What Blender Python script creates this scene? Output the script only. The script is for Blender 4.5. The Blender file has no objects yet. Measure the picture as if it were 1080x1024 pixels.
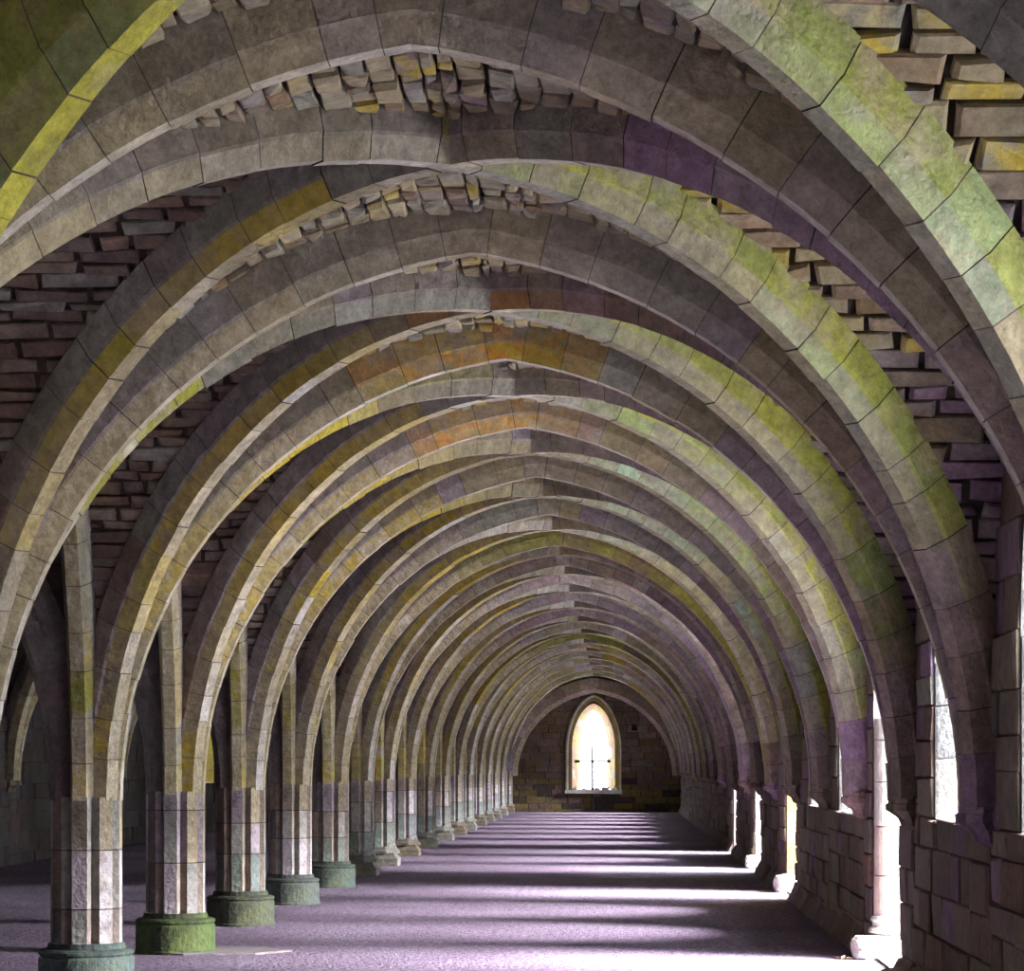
import bpy, math, random
from mathutils import Vector
random.seed(7)
C = bpy.context.scene.collection
scene = bpy.context.scene

# ------------------------------------------------------------ camera, world, sun
F = 2750.0                                   # focal length in px for 1080 px width
cam_d = bpy.data.cameras.new('camera'); cam = bpy.data.objects.new('camera', cam_d); C.objects.link(cam)
cam.location = (0, 0, 1.55); cam.rotation_euler = (math.radians(90), 0, 0)
cam_d.sensor_fit = 'HORIZONTAL'; cam_d.sensor_width = 36.0; cam_d.lens = F / 1080 * 36
cam_d.shift_x = -112 / 1080; cam_d.shift_y = 294 / 1080
cam_d.clip_end = 500
scene.camera = cam

w = bpy.data.worlds.new('world'); scene.world = w; w.use_nodes = True
nt = w.node_tree; bg = nt.nodes['Background']
bg.inputs['Color'].default_value = (0.86, 0.92, 0.96, 1); bg.inputs['Strength'].default_value = 26.0

sun_d = bpy.data.lights.new('sun', 'SUN'); sun = bpy.data.objects.new('sun', sun_d); C.objects.link(sun)
sun_d.energy = 135.0; sun_d.angle = math.radians(34); sun_d.color = (1.0, 0.96, 0.97)
sun.rotation_euler = Vector((-1.0, 0.22, -0.58)).to_track_quat('-Z', 'Y').to_euler()

vs = scene.view_settings
vs.view_transform = 'Standard'; vs.look = 'None'; vs.gamma = 1; vs.use_curve_mapping = False
vs.exposure = 0.0
scene.cycles.diffuse_bounces = 8; scene.cycles.max_bounces = 10
scene.cycles.sample_clamp_indirect = 8.0

# ------------------------------------------------------------ measures (metres)
YS = [-1.4, 2.4, 6.1, 10.1, 14.2, 17.9, 21.5, 25.2, 29.0, 33.0, 36.4, 39.9, 44.1, 48.5, 53.1, 57.5, 61.7, 66.3, 70.6, 74.8, 79.2]
K0 = -4                      # YS[i] is pillar number i + K0; number 1 is the first one wholly in view
YEND = 84.5
XC = -3.65                   # axis of the pillar row
XR, XL = 2.09, -9.39         # axis lines of the ribs at the right and left walls
FR, FL = 2.05, -9.35         # wall faces
ZS = 1.3                     # springing
HALF = 2.87; RW = 3.29
THM = math.acos(1 - HALF / RW)
DEP = 0.235

# ------------------------------------------------------------ palette (albedo)
TAN = (.42, .365, .25); GREY = (.33, .33, .30); PGREY = (.38, .33, .37); PURP = (.34, .23, .35)
GREEN = (.30, .37, .10); YGREEN = (.46, .46, .07); YEL = (.56, .43, .07); ORA = (.62, .27, .05)
WHITE = (.62, .59, .56); BROWN = (.27, .19, .16); PINK = (.52, .38, .40); MINT = (.38, .52, .38)
LAV = (.44, .37, .46); DARK = (.10, .08, .08); MORT = (.055, .045, .045); JOINT = (.17, .14, .13); DTAN = (.31, .26, .21)
OLIVE = (.27, .27, .07); TEAL = (.14, .26, .22)

def pick(*ws):
    """ws = colour, weight, colour, weight ..."""
    tot = sum(ws[1::2]); r = random.random() * tot
    for c, q in zip(ws[0::2], ws[1::2]):
        r -= q
        if r <= 0: break
    o = random.choice(ws[0::2]); m = random.random() * .25; v = random.uniform(.82, 1.18)
    return tuple((c[i] * (1 - m) + o[i] * m) * v for i in range(3))

# ------------------------------------------------------------ materials
def nodes(m):
    m.use_nodes = True; t = m.node_tree; b = t.nodes['Principled BSDF']
    b.inputs['Roughness'].default_value = .92
    if 'Specular IOR Level' in b.inputs: b.inputs['Specular IOR Level'].default_value = .25
    return t, b
def stone_mat(name, lo=.48, hi=1.42, bump=.9, bscale=28., stain=.22, lichen=(.27, .27, .10), big=1.6):
    m = bpy.data.materials.new(name); t, b = nodes(m); N, L = t.nodes, t.links
    at = N.new('ShaderNodeAttribute'); at.attribute_name = 'Col'
    tc = N.new('ShaderNodeTexCoord')
    n1 = N.new('ShaderNodeTexNoise'); n1.inputs['Scale'].default_value = 11; n1.inputs['Detail'].default_value = 12; n1.inputs['Roughness'].default_value = .8
    L.new(tc.outputs['Object'], n1.inputs['Vector'])
    mr = N.new('ShaderNodeMapRange'); mr.inputs[1].default_value = .3; mr.inputs[2].default_value = .7; mr.inputs[3].default_value = lo; mr.inputs[4].default_value = hi
    L.new(n1.outputs['Fac'], mr.inputs[0])
    mul = N.new('ShaderNodeVectorMath'); mul.operation = 'SCALE'
    n2 = N.new('ShaderNodeTexNoise'); n2.inputs['Scale'].default_value = big; n2.inputs['Detail'].default_value = 6; n2.inputs['Roughness'].default_value = .65
    L.new(tc.outputs['Object'], n2.inputs['Vector'])
    cr = N.new('ShaderNodeMapRange'); cr.inputs[1].default_value = .54; cr.inputs[2].default_value = .68; cr.inputs[3].default_value = 0; cr.inputs[4].default_value = stain
    L.new(n2.outputs['Fac'], cr.inputs[0])
    mx = N.new('ShaderNodeMix'); mx.data_type = 'RGBA'
    at2 = N.new('ShaderNodeAttribute'); at2.attribute_name = 'Col2'
    n4 = N.new('ShaderNodeTexNoise'); n4.inputs['Scale'].default_value = 3.2; n4.inputs['Detail'].default_value = 10; n4.inputs['Roughness'].default_value = .72
    L.new(tc.outputs['Object'], n4.inputs['Vector'])
    c4 = N.new('ShaderNodeMapRange'); c4.inputs[1].default_value = .41; c4.inputs[2].default_value = .55
    L.new(n4.outputs['Fac'], c4.inputs[0])
    m4 = N.new('ShaderNodeMix'); m4.data_type = 'RGBA'
    L.new(c4.outputs[0], m4.inputs[0]); L.new(at.outputs['Color'], m4.inputs[6]); L.new(at2.outputs['Color'], m4.inputs[7])
    L.new(cr.outputs[0], mx.inputs[0]); L.new(m4.outputs[2], mx.inputs[6]); mx.inputs[7].default_value = (*lichen, 1)
    L.new(mx.outputs[2], mul.inputs[0]); L.new(mr.outputs[0], mul.inputs['Scale'])
    L.new(mul.outputs[0], b.inputs['Base Color'])
    n3 = N.new('ShaderNodeTexNoise'); n3.inputs['Scale'].default_value = bscale; n3.inputs['Detail'].default_value = 6
    L.new(tc.outputs['Object'], n3.inputs['Vector'])
    bp = N.new('ShaderNodeBump'); bp.inputs['Strength'].default_value = bump; bp.inputs['Distance'].default_value = .02
    L.new(n3.outputs['Fac'], bp.inputs['Height']); L.new(bp.outputs[0], b.inputs['Normal'])
    return m
M_RIB = stone_mat('dressed_stone')
M_WEB = stone_mat('rubble_stone', lo=.5, hi=1.4, bump=1.0, bscale=14, stain=.3, lichen=(.40, .28, .10))
M_WALL = stone_mat('wall_stone', lo=.55, hi=1.35, bump=.8, bscale=16, stain=.25, lichen=(.30, .20, .13))
M_PALE = stone_mat('pale_jamb_stone', lo=.85, hi=1.1, bump=.5, stain=.12, lichen=(.5, .45, .35))

def floor_mat():
    m = bpy.data.materials.new('gravel_floor'); t, b = nodes(m); N, L = t.nodes, t.links
    tc = N.new('ShaderNodeTexCoord')
    def noise(s, d=6, r=.6):
        n = N.new('ShaderNodeTexNoise'); n.inputs['Scale'].default_value = s; n.inputs['Detail'].default_value = d; n.inputs['Roughness'].default_value = r
        L.new(tc.outputs['Object'], n.inputs['Vector']); return n
    a = noise(.5); c = noise(17, 10, .85)
    v = N.new('ShaderNodeTexVoronoi'); v.inputs['Scale'].default_value = 34; L.new(tc.outputs['Object'], v.inputs['Vector'])
    r = N.new('ShaderNodeValToRGB'); r.color_ramp.elements[0].position = .42; r.color_ramp.elements[0].color = (.055, .034, .062, 1)
    r.color_ramp.elements[1].position = .61; r.color_ramp.elements[1].color = (.33, .285, .355, 1)
    L.new(c.outputs['Fac'], r.inputs[0])
    r2 = N.new('ShaderNodeValToRGB'); r2.color_ramp.elements[0].position = .35; r2.color_ramp.elements[0].color = (.72, .62, .74, 1)
    r2.color_ramp.elements[1].position = .65; r2.color_ramp.elements[1].color = (1.08, 1.02, 1.12, 1)
    L.new(a.outputs['Fac'], r2.inputs[0])
    mm = N.new('ShaderNodeMix'); mm.data_type = 'RGBA'; mm.blend_type = 'MULTIPLY'; mm.inputs[0].default_value = 1
    L.new(r.outputs[0], mm.inputs[6]); L.new(r2.outputs[0], mm.inputs[7]); L.new(mm.outputs[2], b.inputs['Base Color'])
    bp = N.new('ShaderNodeBump'); bp.inputs['Strength'].default_value = 1; bp.inputs['Distance'].default_value = .03
    ad = N.new('ShaderNodeMath'); ad.operation = 'ADD'; L.new(c.outputs['Fac'], ad.inputs[0]); L.new(v.outputs['Distance'], ad.inputs[1])
    L.new(ad.outputs[0], bp.inputs['Height']); L.new(bp.outputs[0], b.inputs['Normal'])
    return m
M_FLOOR = floor_mat()
def plain(name, col, rough=.8, metal=0):
    m = bpy.data.materials.new(name); t, b = nodes(m); N, L = t.nodes, t.links
    n = N.new('ShaderNodeTexNoise'); n.inputs['Scale'].default_value = 12
    r = N.new('ShaderNodeValToRGB'); r.color_ramp.elements[0].color = (*[c * .7 for c in col], 1); r.color_ramp.elements[1].color = (*[min(1, c * 1.25) for c in col], 1)
    L.new(n.outputs['Fac'], r.inputs[0]); L.new(r.outputs[0], b.inputs['Base Color'])
    b.inputs['Roughness'].default_value = rough; b.inputs['Metallic'].default_value = metal
    return m
M_IRON = plain('rusty_iron', (.05, .045, .045), .7, .6)
M_LEAF = plain('dry_leaf', (.10, .06, .04))
M_GROUND = plain('pale_outside_path', (.55, .54, .50))

# ------------------------------------------------------------ mesh builder
class MB:
    def __init__(s): s.v = []; s.f = []; s.c = []
    def face(s, pts, col):
        n = len(s.v); s.v += [tuple(p) for p in pts]; s.f.append(tuple(range(n, n + len(pts)))); s.c.append(col)
    def idx(s, pts):
        n = len(s.v); s.v += [tuple(p) for p in pts]; return list(range(n, n + len(pts)))
    def ring(s, a, b, col, closed=True):
        m = len(a); cc = col if isinstance(col, list) else None
        for i in range(m if closed else m - 1):
            j = (i + 1) % m
            s.f.append((a[i], a[j], b[j], b[i])); s.c.append(cc[i] if cc else col)
    def cap(s, a, col): s.f.append(tuple(a)); s.c.append(col)
    def box(s, lo, hi, col, jit=0.):
        x0, y0, z0 = lo; x1, y1, z1 = hi
        P = [Vector((x, y, z)) + Vector([random.uniform(-jit, jit) for _ in range(3)]) for z in (z0, z1) for x, y in ((x0, y0), (x1, y0), (x1, y1), (x0, y1))]
        i = s.idx(P)
        for q in ((3, 2, 1, 0), (4, 5, 6, 7), (0, 1, 5, 4), (1, 2, 6, 5), (2, 3, 7, 6), (3, 0, 4, 7)):
            s.f.append(tuple(i[k] for k in q)); s.c.append(col)
    def lathe(s, cx, cy, prof, n, cols, ang=0):
        prev = None
        for k, (r, z) in enumerate(prof):
            cur = s.idx([(cx + r * math.cos(ang + 2 * math.pi * i / n), cy + r * math.sin(ang + 2 * math.pi * i / n), z) for i in range(n)])
            if prev: s.ring(prev, cur, cols[k - 1] if isinstance(cols, list) else cols)
            prev = cur
        s.cap(prev, cols[-1] if isinstance(cols, list) else cols)
    def stone(s, q, nrm, depth, col, gap=.012, jit=.008):
        """a rough block lying on the quad q, standing out by depth along nrm"""
        c = sum(q, Vector()) / 4
        base, top, mid = [], [], []
        for p in q:
            d = (c - p); l = d.length or 1
            pj = p + d * (gap * 1.3 / l) + Vector([random.uniform(-jit, jit) for _ in range(3)])
            base.append(pj - nrm * .02); mid.append(pj + nrm * depth * .6)
            e = (c - pj); top.append(pj + e * (min(.4, .022 / (e.length or 1))) + nrm * depth * random.uniform(.85, 1.15))
        b, m, t = s.idx(base), s.idx(mid), s.idx(top)
        s.ring(b, m, tuple(x * .9 for x in col)); s.ring(m, t, col)
        s.f.append(tuple(t)); s.c.append(col)
    def build(s, name, mat, parent=None, loc=None):
        me = bpy.data.meshes.new(name)
        v = s.v
        if loc: v = [(a - loc[0], b - loc[1], c - loc[2]) for a, b, c in v]
        me.from_pydata(v, [], s.f); me.update()
        ca = me.color_attributes.new('Col', 'FLOAT_COLOR', 'CORNER')
        buf = []
        KA = .8 if mat is M_PALE else (.48 if mat is M_WALL else .9 if mat is M_RIB else .8)
        for f, c in zip(s.f, s.c): buf += [c[0] * KA, c[1] * KA, c[2] * KA, 1.0] * len(f)
        ca.data.foreach_set('color', buf)
        c2 = me.color_attributes.new('Col2', 'FLOAT_COLOR', 'CORNER'); buf = []
        for f, c in zip(s.f, s.c):
            q = c[3:6] if len(c) == 6 else (c[0] * .74 + .006, c[1] * .72 + .004, c[2] * .72 + .006)
            buf += [q[0] * KA, q[1] * KA, q[2] * KA, 1.0] * len(f)
        c2.data.foreach_set('color', buf)
        me.materials.append(mat)
        o = bpy.data.objects.new(name, me); C.objects.link(o)
        if parent: o.parent = parent
        if loc and not parent: o.location = loc
        return o
def fix(o):
    import bmesh
    b = bmesh.new(); b.from_mesh(o.data); bmesh.ops.recalc_face_normals(b, faces=b.faces); b.to_mesh(o.data); b.free(); return o
def tag(o, label, cat, group=None):
    o['label'] = label; o['category'] = cat
    if group: o['group'] = group
    return o
def struct(o): o['kind'] = 'structure'; return o
def empty(name, loc):
    o = bpy.data.objects.new(name, None); C.objects.link(o); o.location = loc; return o

# ------------------------------------------------------------ vault curve
NS = 60
CUR = [(1 - math.cos(THM * i / NS), math.sin(THM * i / NS)) for i in range(NS + 1)]
def web_pt(u):
    """height of the vault over the normalised distance u (0 at the springing line, 1 at the crown)"""
    u = min(max(u, 0), 1)
    return ZS + HV * math.sqrt(max(1 - (1 - u) ** 2, 0))
HV = RW * math.sin(THM)
def half_curve(L, pointed=False):
    k = L / HALF
    if pointed: pts = [(RW * a * k, ZS + RW * b) for a, b in CUR]
    else: pts = [(L * (1 - math.cos(math.pi / 2 * i / NS)), ZS + HV * math.sin(math.pi / 2 * i / NS)) for i in range(NS + 1)]
    s = [0]
    for i in range(NS): s.append(s[-1] + math.dist(pts[i], pts[i + 1]))
    return pts, s
def curve_at(pts, S, s):
    s = min(max(s, 0), S[-1] - 1e-6); lo, hi = 0, len(S) - 1
    while hi - lo > 1:
        m = (lo + hi) // 2
        if S[m] <= s: lo = m
        else: hi = m
    f = (s - S[lo]) / (S[hi] - S[lo])
    a, b = pts[lo], pts[hi]
    p = (a[0] + (b[0] - a[0]) * f, a[1] + (b[1] - a[1]) * f)
    def nn(i):
        i0, i1 = max(i - 1, 0), min(i + 1, len(pts) - 1)
        tx, tz = pts[i1][0] - pts[i0][0], pts[i1][1] - pts[i0][1]
        if i == 0: tx, tz = 0, 1
        l = math.hypot(tx, tz); return (tz / l, -tx / l)
    n0, n1 = nn(lo), nn(hi); n = (n0[0] + (n1[0] - n0[0]) * f, n0[1] + (n1[1] - n0[1]) * f); l = math.hypot(*n)
    return p, (n[0] / l, n[1] / l)

PROF = [(-.106, -.05), (-.106, .115), (-.094, .13), (-.052, DEP), (.052, DEP), (.094, .13), (.106, .115), (.106, -.05)]
def arch(name, p0, p1, colf, wide=1.0, vl=.30, pointed=False, dep=1.0, parent=None, back=None, left_only=False):
    """rib sprung between two axis points; colf(t, part) gives the colour of a voussoir"""
    p0 = Vector((*p0, 0)); p1 = Vector((*p1, 0)); L = (p1 - p0).length / 2
    e = (p1 - p0).normalized(); side = Vector((e.y, -e.x, 0)); mid = (p0 + p1) / 2
    pts, S = half_curve(L, pointed); T = S[-1] * 2; back = back or (-.19 if pointed else -.05)
    ptsR, SR = half_curve(L, pointed and not left_only)
    def ring(s, shrink, dj):
        left = s <= S[-1]
        f_ = min(1, max(0, (s - S[-1] * .5) / (S[-1] * .32))) if left_only else 0
        low = min(1, s / (S[-1] * .28)) if left_only else 1
        wide_, dep_, back_ = wide + (1 - wide) * f_, (dep + (1 - dep) * f_) * low + 1 - low, back + (-.05 - back) * f_
        ss = s if left else T - s
        p, n = curve_at(pts, S, ss) if left else curve_at(ptsR, SR, ss / S[-1] * SR[-1])
        if abs(s - S[-1]) < .03: n = (0, -1)
        if left: c = p0 + e * p[0]; nv = e * n[0]
        else: c = p1 - e * p[0]; nv = -e * n[0]
        c = Vector((c.x, c.y, p[1])); nv = Vector((nv.x, nv.y, n[1]))
        return [c + side * (w * wide_ * shrink) + nv * ((d if d > 0 else back_) * dep_ * (shrink if d > 0 else 1) + (dj if d > .1 else 0)) for w, d in PROF]
    mb = MB()
    n = max(6, int(T / vl)); cuts = [0] + [T * (i + random.uniform(-.18, .18)) / n for i in range(1, n)] + [T]
    g = .003
    start = None; last = None
    for i in range(n):
        a, b = cuts[i] + g, cuts[i + 1] - g; dj = random.uniform(-.006, .006)
        tt = (a + b) / 2 / T; cf = colf(tt)
        if tt < .13: cf = (pick(DTAN, 2, PGREY, 2, BROWN, 1), pick(TAN, 3, GREY, 1) + pick(TAN, 2, YEL, .5), pick(TAN, 2, WHITE, 1))
        col = [tuple(c) if len(c) == 6 else tuple(c) + tuple(x * .76 for x in c) for c in cf]
        if last and random.random() < .85: col = [tuple(x * .45 + y * .55 for x, y in zip(p, q)) for p, q in zip(col, last)]
        last = col
        sideA, cham, soff = col
        rc = [sideA, sideA, cham, soff, cham, sideA, sideA, sideA]
        r = [mb.idx(ring(a + (b - a) * q, 1, dj)) for q in (0, .5, 1)]
        mb.ring(r[0], r[1], rc); mb.ring(r[1], r[2], rc)
        if start is not None:
            sh = random.choice((.99, .985, .97, .955)); i0 = mb.idx(ring(cuts[i] - g, sh, 0)); i1 = mb.idx(ring(cuts[i] + g, sh, 0))
            jc = JOINT if sh > .96 else MORT
            mb.ring(start, i0, jc); mb.ring(i0, i1, jc); mb.ring(i1, r[0], jc)
        else: mb.cap(r[0][::-1], DARK)
        start = r[2]
    mb.cap(start, DARK)
    return fix(mb.build(name, M_RIB, parent, loc=(mid.x, mid.y, 0)))

# ------------------------------------------------------------ colours of the ribs
def tone(k):
    """general cast of the masonry by distance down the hall"""
    if k < 1: return [TAN, 3, GREY, 3, PGREY, 3, DTAN, 2]
    if k < 5: return [TAN, 4, GREY, 3, PGREY, 2, OLIVE, .8]
    if k < 10: return [LAV, 3, PINK, 3, TAN, 3, WHITE, 3, PGREY, 1]
    return [TAN, 4, YEL, 1.6, OLIVE, 1.5, LAV, 2, PINK, 1.5, WHITE, 1]
def c_trans(k):
    def f(t):
        base = pick(*tone(k))
        if t > .62:
            w_ = min(1, (t - .62) / .2); 
            if random.random() < w_: base = pick(PURP, 3, PGREY, 2, BROWN, 2)
        if t < .36:
            s_ = pick(PGREY, 2, GREY, 2, DTAN, 2); ch = pick(TAN, 3, WHITE, 1) + pick(YEL if k in (1, 2, 3) else TAN, 2, TAN, 2)
            return s_, ch, pick(WHITE, 1, TAN, 2)
        if k in (1, 2) and .4 < t < .53: return pick(TAN, 2, DTAN, 1) + pick(ORA, 1, YEL, 1, TAN, 1), pick(TAN, 2, YEL, 1) + pick(ORA, 2, YEL, 1), pick(WHITE, 1, TAN, 1)
        if k in (5, 11) : base = pick(OLIVE, 3, YGREEN, 1, BROWN, 1)
        return base, tuple(x * 1.05 for x in base), pick(WHITE, 2, TAN, 2)
    return f
def c_diag_green(k):
    """pillar k to wall k+1: grey on the left, lichen green over the right haunch"""
    def f(t):
        if t < .36 and k in (1, 2, 3): return pick(TAN, 2, DTAN, 2) + pick(YEL, 2, OLIVE, 1, TAN, 1), pick(YEL, 2, TAN, 1) + pick(YEL, 3, YGREEN, 1), pick(YEL, 2, WHITE, 1)
        if t < .3: return pick(GREY, 2, TAN, 2, BROWN, 1), pick(TAN, 3, WHITE, 1) + pick(YGREEN, 1, TAN, 2), pick(WHITE, 2, TAN, 1)
        if t < .5:
            b = pick(*tone(k)); return b, pick(GREY, 2, WHITE, 1, TAN, 2), pick(WHITE, 1, TAN, 1)
        if t < (.85 if k < 1 else .94):
            if k < 5: b = pick(TAN, 2, GREY, 1, YGREEN, 1) + pick(GREEN, 2.4, YGREEN, 3, MINT, .6); c = pick(TAN, 2, GREY, 2.4) + pick(GREEN, 1, TAN, 2, MINT, .5, GREY, 1)
            elif k < 10: b = pick(YEL, 1, TAN, 2, PINK, 2, YGREEN, 1); c = pick(PINK, 2, TAN, 2, WHITE, 1)
            else: b = pick(TAN, 2, OLIVE, 1) + pick(YGREEN, 2, OLIVE, 3, TAN, 1); c = b
            return b, c, pick(GREY, 1, TAN, 1)
        b = pick(DTAN, 2, PURP, 1.4, BROWN, 2); return b, b, b
    return f
def c_diag_purple(k):
    """pillar k+1 to wall k: yellow underside on the left, purple on the right"""
    def f(t):
        if t < .42:
            return pick(PGREY, 3, BROWN, 1.5, GREY, 2), pick(TAN, 2, YEL, 2 if k in (0, 1, 2) else .5) + pick(YEL, 4 if k < 6 else 1, TAN, 1, YGREEN, .4), pick(YEL, 1.5, TAN, 1.5, WHITE, 1)
        if t < .56:
            b = pick(*tone(k)); return b, pick(TAN, 2, GREY, 2, ORA if k == 0 else TAN, .8), pick(WHITE, 1, TAN, 1)
        if k < 9: b = pick(PURP, 3, PGREY, 3, BROWN, 1, GREY, 1)
        else: b = pick(PURP, 1, PGREY, 2, TAN, 2, OLIVE, 1)
        return b, tuple(x * 1.1 for x in b), b
    return f
def c_near_green(t):
    if t > .5: b = pick(GREY, 2, PGREY, 1); return b, b, b
    return pick(OLIVE, 2, YGREEN, 1, TAN, 1) + pick(OLIVE, 1, GREEN, 2, YGREEN, 1), pick(TAN, 2, YGREEN, 1) + pick(GREEN, 3, YGREEN, 1.5, MINT, 1), pick(YGREEN, 1, TAN, 1) + pick(YEL, 1, YGREEN, 2)
def c_dim(k):  # the left aisle's shade is put into these darkened rib colours
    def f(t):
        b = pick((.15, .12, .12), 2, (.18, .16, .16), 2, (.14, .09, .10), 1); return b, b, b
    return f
def c_arcade(k):
    def f(t):
        s_ = pick(GREY, 3, DTAN, 2, PGREY, 2); 
        return s_, pick(TAN, 2, GREY, 2) + pick(YEL, 1.2, OLIVE, 2, TAN, 2), pick(TAN, 3, WHITE, .6) + pick(YEL, 1.5, TAN, 2, OLIVE, 1)
    return f

ORD = ['nearest', 'second nearest', 'third nearest', 'fourth nearest', 'fifth nearest', 'sixth nearest', 'seventh nearest', 'eighth nearest', 'ninth nearest', 'tenth nearest',
       'eleventh', 'twelfth', 'thirteenth', 'fourteenth', 'fifteenth', 'sixteenth', 'seventeenth', 'eighteenth', 'nineteenth']
def pill(k):
    """how one finds pillar k in the picture"""
    if k >= 1: return ORD[k - 1] + ' whole pillar'
    return {0: 'pillar cut by left edge', -1: 'first pillar out of frame'}.get(k, 'spot overhead')
PN = [(i + K0, y) for i, y in enumerate(YS)]
YK = dict(PN)
KMAX = PN[-1][0]
COLR = {-1: 'brown-grey', 0: 'grey-tan', 1: 'orange-tinged', 2: 'orange-blotched', 3: 'grey', 4: 'grey-tan', 5: 'olive', 6: 'lilac', 7: 'pinkish', 8: 'pale lilac', 9: 'pink-grey'}

# ------------------------------------------------------------ ribs over the near (right) aisle
for k, y in PN:
    if k < -3: continue
    o = arch('transverse_rib', (XC, y), (XR, y), c_trans(k), pointed=True)
    tag(o, f'{COLR.get(k, "dull olive and lilac")} stone arch straight across the aisle from the {pill(k)}', 'vault rib', 'transverse ribs of the main aisle')
    if k < KMAX:
        y2 = YK[k + 1]
        o = arch('diagonal_rib', (XC, y), (XR, y2), c_diag_green(k))
        tag(o, (f'diagonal rib going away from the {pill(k)}' + (', green on its right' if k < 5 else '')), 'vault rib', 'receding diagonal ribs of the main aisle')
        if k == -2: o = arch('diagonal_rib', (XC, y2), (XR, y + .5), c_near_green, wide=1.35, pointed=True, dep=2.4, back=-.16, left_only=True)
        else: o = arch('diagonal_rib', (XC, y2), (XR, y), c_diag_purple(k))
        tag(o, (f'diagonal rib coming nearer from the {pill(k + 1)}' + (', purple on its right' if k < 9 else '')), 'vault rib', 'advancing diagonal ribs of the main aisle')
        o = arch('arcade_rib', (XC, y), (XC, y2), c_arcade(k), wide=.9)
        tag(o, f'arch along the pillar row just beyond the {pill(k)}', 'vault rib', 'arches along the pillar row')
# last bay against the end wall
o = arch('diagonal_rib', (XC, YK[KMAX]), (XR, YEND), c_diag_green(KMAX)); tag(o, 'farthest diagonal rib, ending right of the end window', 'vault rib', 'receding diagonal ribs of the main aisle')
o = arch('diagonal_rib', (XC, YEND), (XR, YK[KMAX]), c_diag_purple(KMAX)); tag(o, 'farthest diagonal rib, starting left of the end window', 'vault rib', 'advancing diagonal ribs of the main aisle')
o = arch('arcade_rib', (XC, YK[KMAX]), (XC, YEND), c_arcade(KMAX), wide=.9); tag(o, 'farthest arch along the pillar row, meeting the end wall', 'vault rib', 'arches along the pillar row')

# ------------------------------------------------------------ ribs over the left aisle
for k, y in PN:
    if k < -1 or k > 12: continue
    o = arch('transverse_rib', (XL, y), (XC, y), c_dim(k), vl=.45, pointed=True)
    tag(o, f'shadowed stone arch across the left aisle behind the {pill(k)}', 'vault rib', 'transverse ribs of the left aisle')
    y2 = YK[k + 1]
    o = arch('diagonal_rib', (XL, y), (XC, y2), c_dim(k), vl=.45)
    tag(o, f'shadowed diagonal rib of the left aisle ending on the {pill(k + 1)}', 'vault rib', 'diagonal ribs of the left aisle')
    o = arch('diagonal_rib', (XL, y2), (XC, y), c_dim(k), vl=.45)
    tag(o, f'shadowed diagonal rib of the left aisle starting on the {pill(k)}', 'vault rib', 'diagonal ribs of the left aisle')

# ------------------------------------------------------------ vault webs
def cell_cols(kind, k, u):
    if kind == 'side_r':
        if u > .3: return (pick(TAN, 4, GREY, 2, YEL, 1.3, DTAN, 2) + pick(DTAN, 2, ORA, .6, YEL, 1, BROWN, 1)) if k >= 0 else (pick(TAN, 4, GREY, 1.5, PGREY, .6) + pick(TAN, 1, BROWN, 1, YEL, .5))
        return pick(PURP, 2, PGREY, 2, DTAN, 1.5)
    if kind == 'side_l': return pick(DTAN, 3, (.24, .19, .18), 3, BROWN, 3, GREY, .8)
    if kind == 'dim': return pick((.13, .11, .10), 3, (.11, .08, .07), 2, (.16, .15, .15), 1)  # left aisle webs: stone darkened to carry the shade
    return pick(GREY, 3, TAN, 3.5, PGREY, 1) + pick(TAN, 2, GREY, 1, YEL, 1.2 if k in (0, 1, 2) else .2, BROWN, 1)
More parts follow.
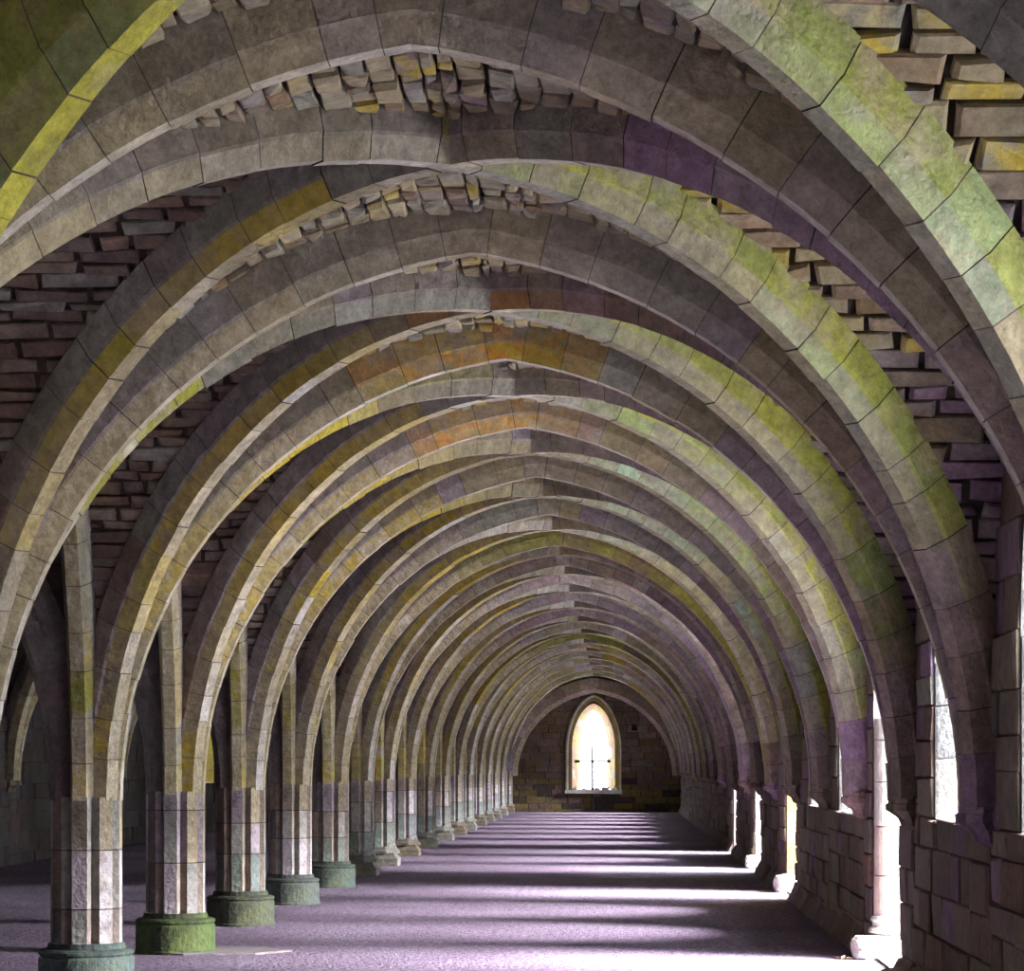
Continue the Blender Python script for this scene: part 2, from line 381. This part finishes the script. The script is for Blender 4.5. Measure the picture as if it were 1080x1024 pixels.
def webs(mb, xa, xb, ya, yb, k, dim=False, rough=1.0):
    xm, ym = (xa + xb) / 2, (ya + yb) / 2; hx, hy = abs(xb - xa) / 2, (yb - ya) / 2
    def P(u, v, off=0.):
        """point on the vault at normalised distances from the side line (u) and the transverse line (v)"""
        m = max(u, v); return web_pt(m) + off
    def pos(sx, sy, u, v, up=0.):
        x = (xa + hx * u) if sx == 0 else (xb - hx * u)
        y = (ya + hy * v) if sy == 0 else (yb - hy * v)
        return Vector((x, y, P(u, v) + up))
    N = 22
    us = [1 - math.cos(math.pi / 2 * i / N) for i in range(N + 1)]
    for sx in (0, 1):
        for sy in (0, 1):
            for i in range(N):
                u0, u1 = us[i], us[i + 1]
                # side cell (courses run across) and transverse cell (courses run along)
                for kind in (0, 1):
                    f = (lambda a, b: pos(sx, sy, a, b, .03)) if kind == 0 else (lambda a, b: pos(sx, sy, b, a, .03))
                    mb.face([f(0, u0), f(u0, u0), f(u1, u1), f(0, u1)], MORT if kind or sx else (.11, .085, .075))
    # stones
    for sx in (0, 1):
        for sy in (0, 1):
            for kind in (0, 1):
                L = hy if kind == 0 else hx; other = hx if kind == 0 else hy
                pts, S = half_curve(L); st = (.105 if sx else .085) if kind == 0 else .12
                if k > 5: st *= 1.25
                if dim: st *= 1.6
                s = .75
                while s < S[-1] - .02:
                    h = st * random.uniform(.65, 1.35); s1 = min(s + h, S[-1])
                    (r0, z0), n0 = curve_at(pts, S, s); (r1, z1), n1 = curve_at(pts, S, s1)
                    a0, a1 = r0 / L, r1 / L
                    ext = min(a0, a1) * other; x = 0.0
                    nn = (n0[0] + n1[0], n0[1] + n1[1]); l = math.hypot(*nn); nn = (nn[0] / l, nn[1] / l)
                    if kind == 0: nrm = Vector((0, nn[0] * (1 if sy == 0 else -1), nn[1]))
                    else: nrm = Vector((nn[0] * (1 if sx == 0 else -1), 0, nn[1]))
                    while x < ext:
                        ln = random.uniform(.14, .42) * (1.5 if dim else 1) * (1 if kind == 0 else .75); x1 = x + ln
                        if ext - x1 < .12: x1 = ext + .04
                        if kind == 0: q = [pos(sx, sy, x / other, a0), pos(sx, sy, min(x1, ext) / other, a0), pos(sx, sy, min(x1, ext) / other, a1), pos(sx, sy, x / other, a1)]
                        else: q = [pos(sx, sy, a0, x / other), pos(sx, sy, a0, min(x1, ext) / other), pos(sx, sy, a1, min(x1, ext) / other), pos(sx, sy, a1, x / other)]
                        ck = 'dim' if dim else (('side_r' if sx else 'side_l') if kind == 0 else 'top')
                        mb.stone(q, nrm, random.uniform(.012, .055 if kind or sx else .03) * rough, cell_cols(ck, k, a0), gap=.014, jit=.014)
                        x = x1
                    s = s1
mb = MB()
for k, y in PN:
    if k < KMAX: webs(mb, XC, XR, y, YK[k + 1], k)
webs(mb, XC, XR, YK[KMAX], YEND, KMAX)
struct(mb.build('ceiling', M_WEB))
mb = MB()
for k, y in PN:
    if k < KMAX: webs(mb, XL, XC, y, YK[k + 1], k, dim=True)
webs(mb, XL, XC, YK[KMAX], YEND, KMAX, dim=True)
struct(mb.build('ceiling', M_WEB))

# ------------------------------------------------------------ pillars
def star(cx, cy, z, r=1.0, rot=0.0):
    P = []
    for i in range(8):
        a = i * math.pi / 4
        for rr, ww in ((DEP, -.052), (DEP, .052)):
            P.append((cx + r * (rr * math.cos(a) - ww * math.sin(a)), cy + r * (rr * math.sin(a) + ww * math.cos(a)), z))
        b = a + math.pi / 8; P.append((cx + r * .19 * math.cos(b), cy + r * .19 * math.sin(b), z))
    return P
def shaft_cols(z, k):
    out = []
    base = pick(GREY, 2, DTAN, 2, PGREY, 2)
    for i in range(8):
        ang = i * 45  # right-hand facets paler, left-hand ones darker: side light painted into the stone
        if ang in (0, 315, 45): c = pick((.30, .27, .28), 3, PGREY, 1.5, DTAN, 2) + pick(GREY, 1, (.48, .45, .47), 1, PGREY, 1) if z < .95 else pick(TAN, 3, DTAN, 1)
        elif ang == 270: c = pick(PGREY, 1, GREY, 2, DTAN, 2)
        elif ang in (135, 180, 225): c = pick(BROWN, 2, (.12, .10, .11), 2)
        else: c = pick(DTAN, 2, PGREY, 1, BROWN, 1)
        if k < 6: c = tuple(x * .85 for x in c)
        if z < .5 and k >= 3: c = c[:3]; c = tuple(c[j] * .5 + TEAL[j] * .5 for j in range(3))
        out += [c, base, base]
    return out
BASES = ['round', 'round', 'round', 'round', 'round', 'square', 'square', 'square', 'round']
BCOL = {1: (.10, .12, .12, .12, .17, .16), 2: (.075, .08, .06, .09, .14, .045), 3: (.10, .11, .08, .11, .13, .09), 4: (.13, .14, .13, .12, .15, .14), 5: (.10, .115, .10, .10, .14, .125), 6: GREY, 7: GREY, 8: DTAN}
DESC = {1: 'bluish moss', 2: 'bright green mossy', 3: 'dull olive', 4: 'grey-green', 5: 'dark teal', 6: 'pale worn', 7: 'pale square', 8: 'brownish square'}
for k, y in PN + [(KMAX + 1, YEND - .2)]:
    if k < -3: continue
    e = empty('stone_pillar', (XC, y, 0))
    lab = f'clustered stone pillar, {ORD[k - 1]} in the row counting whole pillars' if k >= 1 else ('clustered pillar cut off at the left edge' if k == 0 else 'clustered pillar out of frame at left')
    if k in DESC: lab += f', on a {DESC[k]} base'
    tag(e, lab, 'pillar', 'pillars of the central row')
    bc = tuple(x * .62 for x in BCOL.get(k, pick(GREY, 2, DTAN, 2)))
    mb = MB(); sq = k >= 6
    if not sq:
        mb.lathe(0, 0, [(.335, -.02), (.335, .02), (.325, .03), (.325, .225), (.31, .245)], 32, bc)
        b1 = mb.build('plinth', M_RIB, e); 
        mb = MB(); mb.lathe(0, 0, [(.31, .24), (.325, .255), (.325, .272), (.305, .285), (.27, .29), (.262, .31), (.258, .33)], 32, tuple(x * .8 for x in bc))
        mb.build('base_moulding', M_RIB, e)
    else:
        mb.lathe(0, 0, [(.42, -.02), (.42, .11), (.35, .17), (.35, .2)], 4, bc, math.pi / 4)
        mb.build('plinth', M_RIB, e)
        mb = MB(); mb.lathe(0, 0, [(.32, .19), (.32, .23), (.28, .26), (.26, .30)], 8, tuple(x * .85 for x in bc), math.pi / 8)
        mb.build('base_moulding', M_RIB, e)
    mb = MB(); z = .28; prev = None
    while z < ZS + .02:
        z1 = min(z + random.uniform(.28, .5), ZS + .03)
        if ZS - z1 < .12: z1 = ZS + .03
        fl = 1.07 if z < .3 else 1.0
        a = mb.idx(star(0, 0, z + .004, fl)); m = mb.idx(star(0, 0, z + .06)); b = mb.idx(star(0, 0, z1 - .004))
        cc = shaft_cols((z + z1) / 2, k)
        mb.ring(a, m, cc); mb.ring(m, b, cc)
        if prev:
            i0 = mb.idx(star(0, 0, z - .004, .965)); i1 = mb.idx(star(0, 0, z + .004, .965))
            mb.ring(prev, i0, MORT); mb.ring(i0, i1, MORT); mb.ring(i1, a, MORT)
        prev = b; z = z1
    mb.cap(prev, DTAN)
    fix(mb.build('shaft', M_RIB, e))

# ------------------------------------------------------------ corbels on the walls
for X, sg, lab, ks in ((XR, -1, 'right', range(-2, KMAX + 1)), (XL, 1, 'left', range(2, 13))):
    for k in ks:
        mb = MB(); y = YK[k]; prev = None
        prof = [(.40, 1.10), (.62, 1.13), (.72, 1.18), (.95, 1.22), (1.06, 1.235), (1.06, 1.275), (.99, 1.285), (1.0, ZS + .02)]
        cl = pick(DTAN, 2, BROWN, 2, PURP, 1)
        for r, z in prof:
            cur = mb.idx(star(0, 0, z, r))
            if prev: mb.ring(prev, cur, cl)
            else: mb.cap(cur[::-1], cl)
            prev = cur
        mb.cap(prev, cl)
        o = mb.build('corbel', M_RIB); o.location = (X, y, 0)
        tag(o, f'dark stone corbel on the {lab} wall opposite the {pill(k)}', 'corbel', f'corbels of the {lab} wall')

# ------------------------------------------------------------ walls with openings
def outline(a, b, z0, zs, za, n=8):
    """pointed opening from the left foot over the arch to the right foot"""
    m = (a + b) / 2; P = [(a, z0), (a, zs)]
    for i in range(1, n + 1): t = i / n; P.append((a + (m - a) * (1 - math.cos(t * math.pi / 2)) * .92 + (m - a) * .08 * t, zs + (za - zs) * math.sin(t * math.pi / 2 * .93) / math.sin(math.pi / 2 * .93)))
    for i in range(n - 1, -1, -1): t = i / n; P.append((b - ((m - a) * (1 - math.cos(t * math.pi / 2)) * .92 + (m - a) * .08 * t), zs + (za - zs) * math.sin(t * math.pi / 2 * .93) / math.sin(math.pi / 2 * .93)))
    P.append((b, z0)); return P
def width_at(P, z):
    """extent of the opening at height z"""
    if z < P[0][1] or z >= max(p[1] for p in P): return None
    n = len(P); xs = []
    for i in range(n - 1):
        (x0, z0), (x1, z1) = P[i], P[i + 1]
        if (z0 - z) * (z1 - z) <= 0 and z0 != z1: xs.append(x0 + (x1 - x0) * (z - z0) / (z1 - z0))
    return (min(xs), max(xs)) if len(xs) > 1 else None
def panel(mb, jm, to, a0, a1, ztop, P, Q, depth, nrm, blocks, sillz, jcol, relief=.03, rowh=.24):
    """wall strip a0..a1; P inner outline, Q outer outline; to(a, z, d) maps to space"""
    for d, O in ((0, P), (depth, Q)):
        if O is None: mb.face([to(a0, -.1, d), to(a1, -.1, d), to(a1, ztop, d), to(a0, ztop, d)], MORT); continue
        a, b, z0 = O[0][0], O[-1][0], O[0][1]
        mb.face([to(a0, -.1, d), to(a, -.1, d), to(a, ztop, d), to(a0, ztop, d)], MORT)
        mb.face([to(b, -.1, d), to(a1, -.1, d), to(a1, ztop, d), to(b, ztop, d)], MORT)
        if z0 > 0: mb.face([to(a, -.1, d), to(b, -.1, d), to(b, z0, d), to(a, z0, d)], MORT)
        for i in range(1, len(O) - 2):
            mb.face([to(O[i][0], O[i][1], d), to(O[i + 1][0], O[i + 1][1], d), to(O[i + 1][0], ztop, d), to(O[i][0], ztop, d)], MORT)
    if P is not None:
        # splayed reveal: coursed stones on the jambs
        def lerp(i, t): return to(P[i][0] + (Q[i][0] - P[i][0]) * t, P[i][1] + (Q[i][1] - P[i][1]) * t, depth * t)
        n = len(P)
        for i in range(n - 1):
            if i in (0, n - 2):
                zz = [P[0][1]]; ze = P[1][1]
                while zz[-1] < ze - .2: zz.append(zz[-1] + random.uniform(.25, .42))
                zz[-1] = ze
                for r in range(len(zz) - 1):
                    f0, f1 = (zz[r] - zz[0]) / (ze - zz[0]), (zz[r + 1] - zz[0]) / (ze - zz[0])
                    A, B = (i, i + 1) if i == 0 else (i + 1, i)
                    ts = [-.0, random.uniform(.3, .7), 1]
                    for c_ in range(2):
                        q = [lerp(A, ts[c_]).lerp(lerp(B, ts[c_]), f0), lerp(A, ts[c_ + 1]).lerp(lerp(B, ts[c_ + 1]), f0), lerp(A, ts[c_ + 1]).lerp(lerp(B, ts[c_ + 1]), f1), lerp(A, ts[c_]).lerp(lerp(B, ts[c_]), f1)]
                        nn = (q[1] - q[0]).cross(q[3] - q[0]).normalized()
                        if nn.dot(lerp((0 if i else n - 1), .5) - q[0]) < 0: nn = -nn
                        jm.face([p - nn * .012 for p in q], DTAN)
                        jm.stone(q, nn, .006, jcol(), gap=.006, jit=.003)
            else:
                jm.face([lerp(i, 0), lerp(i, 1), lerp(i + 1, 1), lerp(i + 1, 0)], jcol())
        if P[0][1] > 0: jm.face([lerp(0, 0), lerp(0, 1), lerp(n - 1, 1), lerp(n - 1, 0)], WHITE)
        else: jm.face([lerp(0, 0) + Vector((0, 0, .02)), lerp(0, 1) + Vector((0, 0, .02)), lerp(n - 1, 1) + Vector((0, 0, .02)), lerp(n - 1, 0) + Vector((0, 0, .02))], WHITE)
    z = -.05
    while z < ztop:
        h = rowh * random.uniform(.7, 1.3); z1 = min(z + h, ztop)
        if P is not None and z < P[0][1] - .01 and z1 > P[0][1] - .1: z1 = P[0][1]
        ints = [(a0, a1)]
        if P is not None:
            w1 = [w_ for w_ in (width_at(P, z + .01), width_at(P, z1 - .01), width_at(P, (z + z1) / 2)) if w_]
            if w1:
                lo, hi = min(q[0] for q in w1), max(q[1] for q in w1); ints = [(a0, lo), (hi, a1)]
        for p, q in ints:
            x = p
            while x < q - .01:
                x1 = x + random.uniform(.4, .95) * (rowh / .24)
                if q - x1 < .18: x1 = q
                qd = [to(x, z, 0), to(x1, z, 0), to(x1, z1, 0), to(x, z1, 0)]
                mb.stone(qd, nrm, random.uniform(.3, 1.2) * relief, blocks(x, z), gap=.009, jit=.007)
                x = x1
        z = z1

def wall_cols(a, z):
    if z < 1.2: return pick(BROWN, 3, DTAN, 3, PURP, .8, (.30, .18, .13), 1.2)
    return pick(DTAN, 3, BROWN, 2, PURP, 1.5, GREY, .8)
def jc_pale():
    c = pick((.66, .67, .68), 4, (.60, .52, .48), 2); return c
def jc_win():
    return pick((.36, .38, .40), 3, (.42, .42, .42), 2)
def jc_yel():
    return pick(YEL, 3, YGREEN, 1, TAN, 1)
TH = 1.15
# opening of each bay of the right wall: kind, near edge, far edge of the inner reveal
OPEN_R = {-4: ('w', .5, 2.2), -3: ('w', 4.0, 5.7), -2: ('w', 7.7, 9.5), -1: ('w', 11.5, 13.28), 0: ('w', 15.15, 16.9), 1: ('d', 18.75, 20.96), 2: ('w', 22.6, 24.25), 3: ('w', 26.2, 27.8),
          4: ('d', 29.9, 31.75), 5: None, 6: ('d', 37.2, 39.0), 7: ('w', 41.0, 42.4), 8: ('d', 44.9, 46.2)}
mb = MB(); wn = dn = 0
for k, y in PN:
    y2 = YK.get(k + 1, YEND)
    sp = OPEN_R.get(k, ('w', (y + y2) / 2 - .75, (y + y2) / 2 + .75))
    to = lambda a, z, d: Vector((FR + d, a, z))
    jm = MB(); P = Q = None
    if sp:
        kind, a, b = sp; m = (a + b) / 2
        if kind == 'w':
            jcf = jc_win
            P = outline(a, b, 1.12 + (.08 if k in (0, -1) else 0), 2.2, 3.5); Q = outline(m - .55, m + .55, 1.34, 2.3, 3.2)
        else:
            jcf = jc_pale
            P = outline(a, b, 0, 1.85, 2.95); Q = outline(a + .12, b - .14, 0, 1.8, 2.8)
    panel(mb, jm, to, y, y2, 4.7, P, Q, TH, Vector((-1, 0, 0)), wall_cols, 0, (lambda: pick((.60, .48, .20), 3, (.5, .34, .10), 2)) if k == 4 else (jcf if sp else None), relief=.035)
    if sp:
        if sp[0] == 'w': wn += 1; struct(jm.build(f'window_{wn}', M_PALE))
        else:
            dn += 1; o = struct(jm.build(f'door_{dn}', M_PALE))
            if dn == 1: DOOR1 = o
struct(mb.build('wall_right', M_WALL))
# round shaft at the far jamb of the first doorway
b_ = MB(); z = .34
while z < 1.9:
    z1 = min(z + random.uniform(.3, .42), 1.92)
    if 1.92 - z1 < .1: z1 = 1.92
    b_.lathe(2.16, 20.86, [(.09, z), (.112, z + .008), (.112, z1 - .008), (.09, z1)], 24, pick(WHITE, 3, (.62, .48, .42), 1.5)); z = z1
o = b_.build('jamb_shaft', M_PALE, DOOR1)
b_ = MB(); b_.lathe(2.16, 20.86, [(.15, .2), (.16, .22), (.15, .245), (.125, .26), (.125, .29), (.14, .31), (.13, .335), (.112, .345)], 24, WHITE); b_.build('shaft_base', M_PALE, DOOR1)

# left wall
OPEN_L = {4: ('d', 30.2, 31.8), 9: ('d', 54.4, 56.0), 1: ('w', 19., 20.4), -1: ('w', 11.6, 13.0)}
mb = MB()
for k, y in PN:
    y2 = YK.get(k + 1, YEND); m = (y + y2) / 2
    sp = OPEN_L.get(k, ('w', m - .75, m + .75) if k >= 8 or k < -1 else None)
    if k in (9,): pass
    to = lambda a, z, d: Vector((FL - d, a, z)); jm = MB(); P = Q = None
    if sp:
        kind, a, b = sp; m = (a + b) / 2
        if kind == 'w': P = outline(a, b, 1.12, 2.0, 3.2); Q = outline(m - .35, m + .35, 1.3, 2.1, 2.8)
        else: P = outline(a, b, 0, 1.7, 2.6); Q = outline(a + .25, b - .25, 0, 1.6, 2.3)
    panel(mb, jm, to, y, y2, 4.7, P, Q, TH, Vector((1, 0, 0)), lambda a, z: pick((.12, .10, .09), 2, (.14, .13, .13), 2, (.12, .08, .07), 1), 0, jc_yel, rowh=.3)  # block colours darkened so the left aisle reads as shaded
    if sp:
        if sp[0] == 'w': wn += 1; struct(jm.build(f'window_{wn}', M_PALE))
        else: dn += 1; struct(jm.build(f'door_{dn}', M_PALE))
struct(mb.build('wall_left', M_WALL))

# end wall with the lancet
mb = MB(); jm = MB()
to = lambda a, z, d: Vector((a, YEND + d, z))
XM = -.80
P = outline(XM - .70, XM + .70, .72, 2.1, 3.52); Q = outline(XM - .45, XM + .45, .78, 2.1, 3.30)
def jc_end():
    return pick((.34, .20, .12), 3, (.36, .27, .08), 1.2, (.34, .28, .24), 1)
panel(mb, jm, to, XC, XR + .1, 4.8, P, Q, .7, Vector((0, -1, 0)), lambda a, z: pick(BROWN, 3, DTAN, 2, (.28, .19, .10), 1.5) if z > .9 else pick((.30, .24, .08), 2, BROWN, 2, DARK, 1), 0, jc_end, relief=.025, rowh=.2)
panel(mb, jm, to, XL - .1, XC, 4.8, None, None, .7, Vector((0, -1, 0)), lambda a, z: pick(BROWN, 2, DTAN, 2), 0, jc_end, rowh=.3)
# putlog hole as a near-black block, its inner shade put into the colour
mb.box((.44, YEND - .09, 2.64), (.62, YEND - .02, 2.84), (.012, .01, .01))
ew = struct(mb.build('wall_end', M_WALL))
wn += 1; wend = struct(jm.build(f'window_{wn}', M_PALE))
# moulded hood round the lancet
hb = MB(); O1 = outline(XM - .90, XM + .90, .72, 2.1, 3.80, 14); prev = None
for i, (a, z) in enumerate(O1):
    j0, j1 = O1[max(i - 1, 0)], O1[min(i + 1, len(O1) - 1)]; tx, tz = j1[0] - j0[0], j1[1] - j0[1]; l = math.hypot(tx, tz); nx, nz = tz / l, -tx / l
    cur = hb.idx([(a + nx * q, YEND + d, z + nz * q) for q, d in ((0, .02), (0, -.09), (.05, -.11), (.09, -.05), (.20, -.04), (.20, .02))])
    if prev: hb.ring(prev, cur, [WHITE, WHITE, YEL if a > XM else WHITE, (.36, .28, .10), BROWN, BROWN])
    prev = cur
fix(hb.build('window_moulding', M_PALE, wend))
# low arch against the end wall, springing from low down
o = arch('wall_rib', (XC + .1, YEND - .12), (XR - .05, YEND - .12), lambda t: (pick(TAN, 1, PINK, 1, BROWN, 2), pick(TAN, 1, PINK, 1), pick(WHITE, 1, TAN, 1)), wide=1.4, dep=1.25, pointed=True)
o.scale.z = .905
tag(o, 'thick low arch framing the end wall around the lancet', 'vault rib')

# iron cross bars in front of the lancet
e = empty('iron_cross', (XM - .03, YEND - .16, 0)); tag(e, 'thin dark iron cross standing before the bright end window', 'cross')
b_ = MB(); b_.lathe(0, 0, [(.07, -.01), (.07, .03), (.042, .04), (.038, 2.1), (.015, 2.16)], 10, (1, 1, 1)); b_.build('post', M_IRON, e)
b_ = MB(); b_.box((-.54, -.03, 1.61), (.54, .03, 1.68), (1, 1, 1)); b_.build('crossbar', M_IRON, e)
for s_ in (-1, 1):
    b_ = MB(); b_.box((s_ * .52 - .06, -.03, 1.60), (s_ * .52 + .06, .03, 1.69), (1, 1, 1)); b_.build('end_knob', M_IRON, e)

# rubble on the sill of the end window
def lump(name, x, y, z, sx, sy, sz, col, label, cat, group=None, mat=M_PALE, rot=0):
    import bmesh
    bm = bmesh.new(); bmesh.ops.create_icosphere(bm, subdivisions=3, radius=.5)
    sd = [random.uniform(-9, 9) for _ in range(3)]
    from mathutils import noise
    for v in bm.verts:
        c = v.co; m = max(abs(c.x), abs(c.y), abs(c.z)); f = .5 / m * .55 + .45
        v.co = c * f * (1 + .18 * noise.noise(c * 3 + Vector(sd)))
        v.co = Vector((v.co.x * sx, v.co.y * sy, v.co.z * sz))
    mz = min(v.co.z for v in bm.verts)
    for v in bm.verts: v.co.z = max(v.co.z, mz * .75)
    me = bpy.data.meshes.new(name); bm.to_mesh(me); bm.free()
    mz = min(v.co.z for v in me.vertices)
    for v in me.vertices: v.co.z -= mz
    ca = me.color_attributes.new('Col', 'FLOAT_COLOR', 'CORNER'); ca.data.foreach_set('color', [*col, 1.0] * len(me.loops))
    ca = me.color_attributes.new('Col2', 'FLOAT_COLOR', 'CORNER'); ca.data.foreach_set('color', [*[q * .85 for q in col], 1.0] * len(me.loops))
    me.materials.append(mat); o = bpy.data.objects.new(name, me); C.objects.link(o); o.location = (x, y, z); o.rotation_euler = (0, 0, rot)
    return tag(o, label, cat, group)
b_ = MB(); b_.box((XM - .92, YEND - .22, .60), (XM + .92, YEND - .02, .715), WHITE, .012); fix(b_.build('window_sill', M_PALE, wend))
for i, (dx, s_) in enumerate(((-.62, .16), (-.3, .12), (.12, .15), (.38, .2), (.66, .17))):
    lump('loose_stone', XM + dx, YEND - .12, .715, s_ * 1.2, .14, s_ * .62, WHITE, ['chalky loose stone at the left end of the end window sill', 'small chalky stone left of the iron cross on the sill', 'chalky stone just right of the iron cross on the sill', 'largest chalky stone on the end window sill', 'chalky loose stone at the right end of the end window sill'][i], 'stone', 'loose stones on the end window sill')
# threshold stones by the doors
lump('threshold_stone', 2.05, 20.8, 0, .36, .4, .22, WHITE, 'bright white block at the foot of the round door shaft', 'stone')
lump('threshold_stone', 2.03, 31.6, 0, .28, .4, .24, WHITE, 'white block at the second doorway along the right wall', 'stone')
lump('threshold_stone', 2.03, 38.9, 0, .28, .4, .22, WHITE, 'small white block at the third doorway along the right wall', 'stone')
lump('kerb_stone', 2.0, 17.9, 0, .42, .9, .16, BROWN, 'dark low stone on the near side of the first doorway', 'stone', mat=M_WALL)
b_ = MB(); b_.lathe(0, 0, [(.5, 0.0), (.5, .012), (.48, .018)], 7, (.42, .38, .42)); o = b_.build('floor_slab', M_WALL); o.location = (XC + .28, YK[2] + .05, 0.001); o.scale = (1.35, .9, 1)
tag(o, 'flat pale slab under the green-based pillar', 'slab')
# dry leaf
b_ = MB()
for i in range(5):
    a = i * 1.26; b_.face([(0, 0, .01), (.05 * math.cos(a - .4), .05 * math.sin(a - .4), .03), (.1 * math.cos(a), .1 * math.sin(a), .02 + .02 * (i % 2)), (.05 * math.cos(a + .4), .05 * math.sin(a + .4), .03)], (1, 1, 1))
o = b_.build('dry_leaf', M_LEAF); o.location = (1.76, 20.5, .004); tag(o, 'curled dark dry leaf on the sunlit threshold floor', 'leaf')

# rough battered footing along the right wall
mb = MB()
for k, y in PN:
    if k < -2: continue
    y2 = YK.get(k + 1, YEND); sp = OPEN_R.get(k, None)
    spans = [(y, y2)]
    if sp and sp[0] == 'd': spans = [(y, sp[1]), (sp[2], y2)]
    for a, b in spans:
        x = a
        while x < b - .05:
            x1 = min(x + random.uniform(.4, .8), b); h = random.uniform(.14, .24)
            q = [Vector((FR - .10, x, -.03)), Vector((FR - .10, x1, -.03)), Vector((FR, x1, h)), Vector((FR, x, h))]
            mb.stone(q, Vector((-.9, 0, .4)).normalized(), .03, pick(BROWN, 2, DTAN, 1, PURP, 1)); x = x1
struct(mb.build('baseboard_right', M_WALL))

# ------------------------------------------------------------ floor and the ground outside
mb = MB(); mb.face([(FL, -6, 0), (FR, -6, 0), (FR, YEND, 0), (FL, YEND, 0)], (1, 1, 1)); struct(mb.build('floor', M_FLOOR))
mb = MB()
for x0, x1, y0, y1 in ((FR, 60, -20, 130), (-70, FL, -20, 130), (FL, FR, YEND, 130), (FL, FR, -20, -6)):
    mb.face([(x0, y0, -.02), (x1, y0, -.02), (x1, y1, -.02), (x0, y1, -.02)], (1, 1, 1))
o = struct(mb.build('ground', M_GROUND))
# unseen wall added behind the viewer to cut the frontal light
mb = MB(); mb.box((XL - .2, -2.6, -.1), (XR + .3, -1.9, 4.8), DTAN); struct(fix(mb.build('wall_back_blocker', M_WALL)))
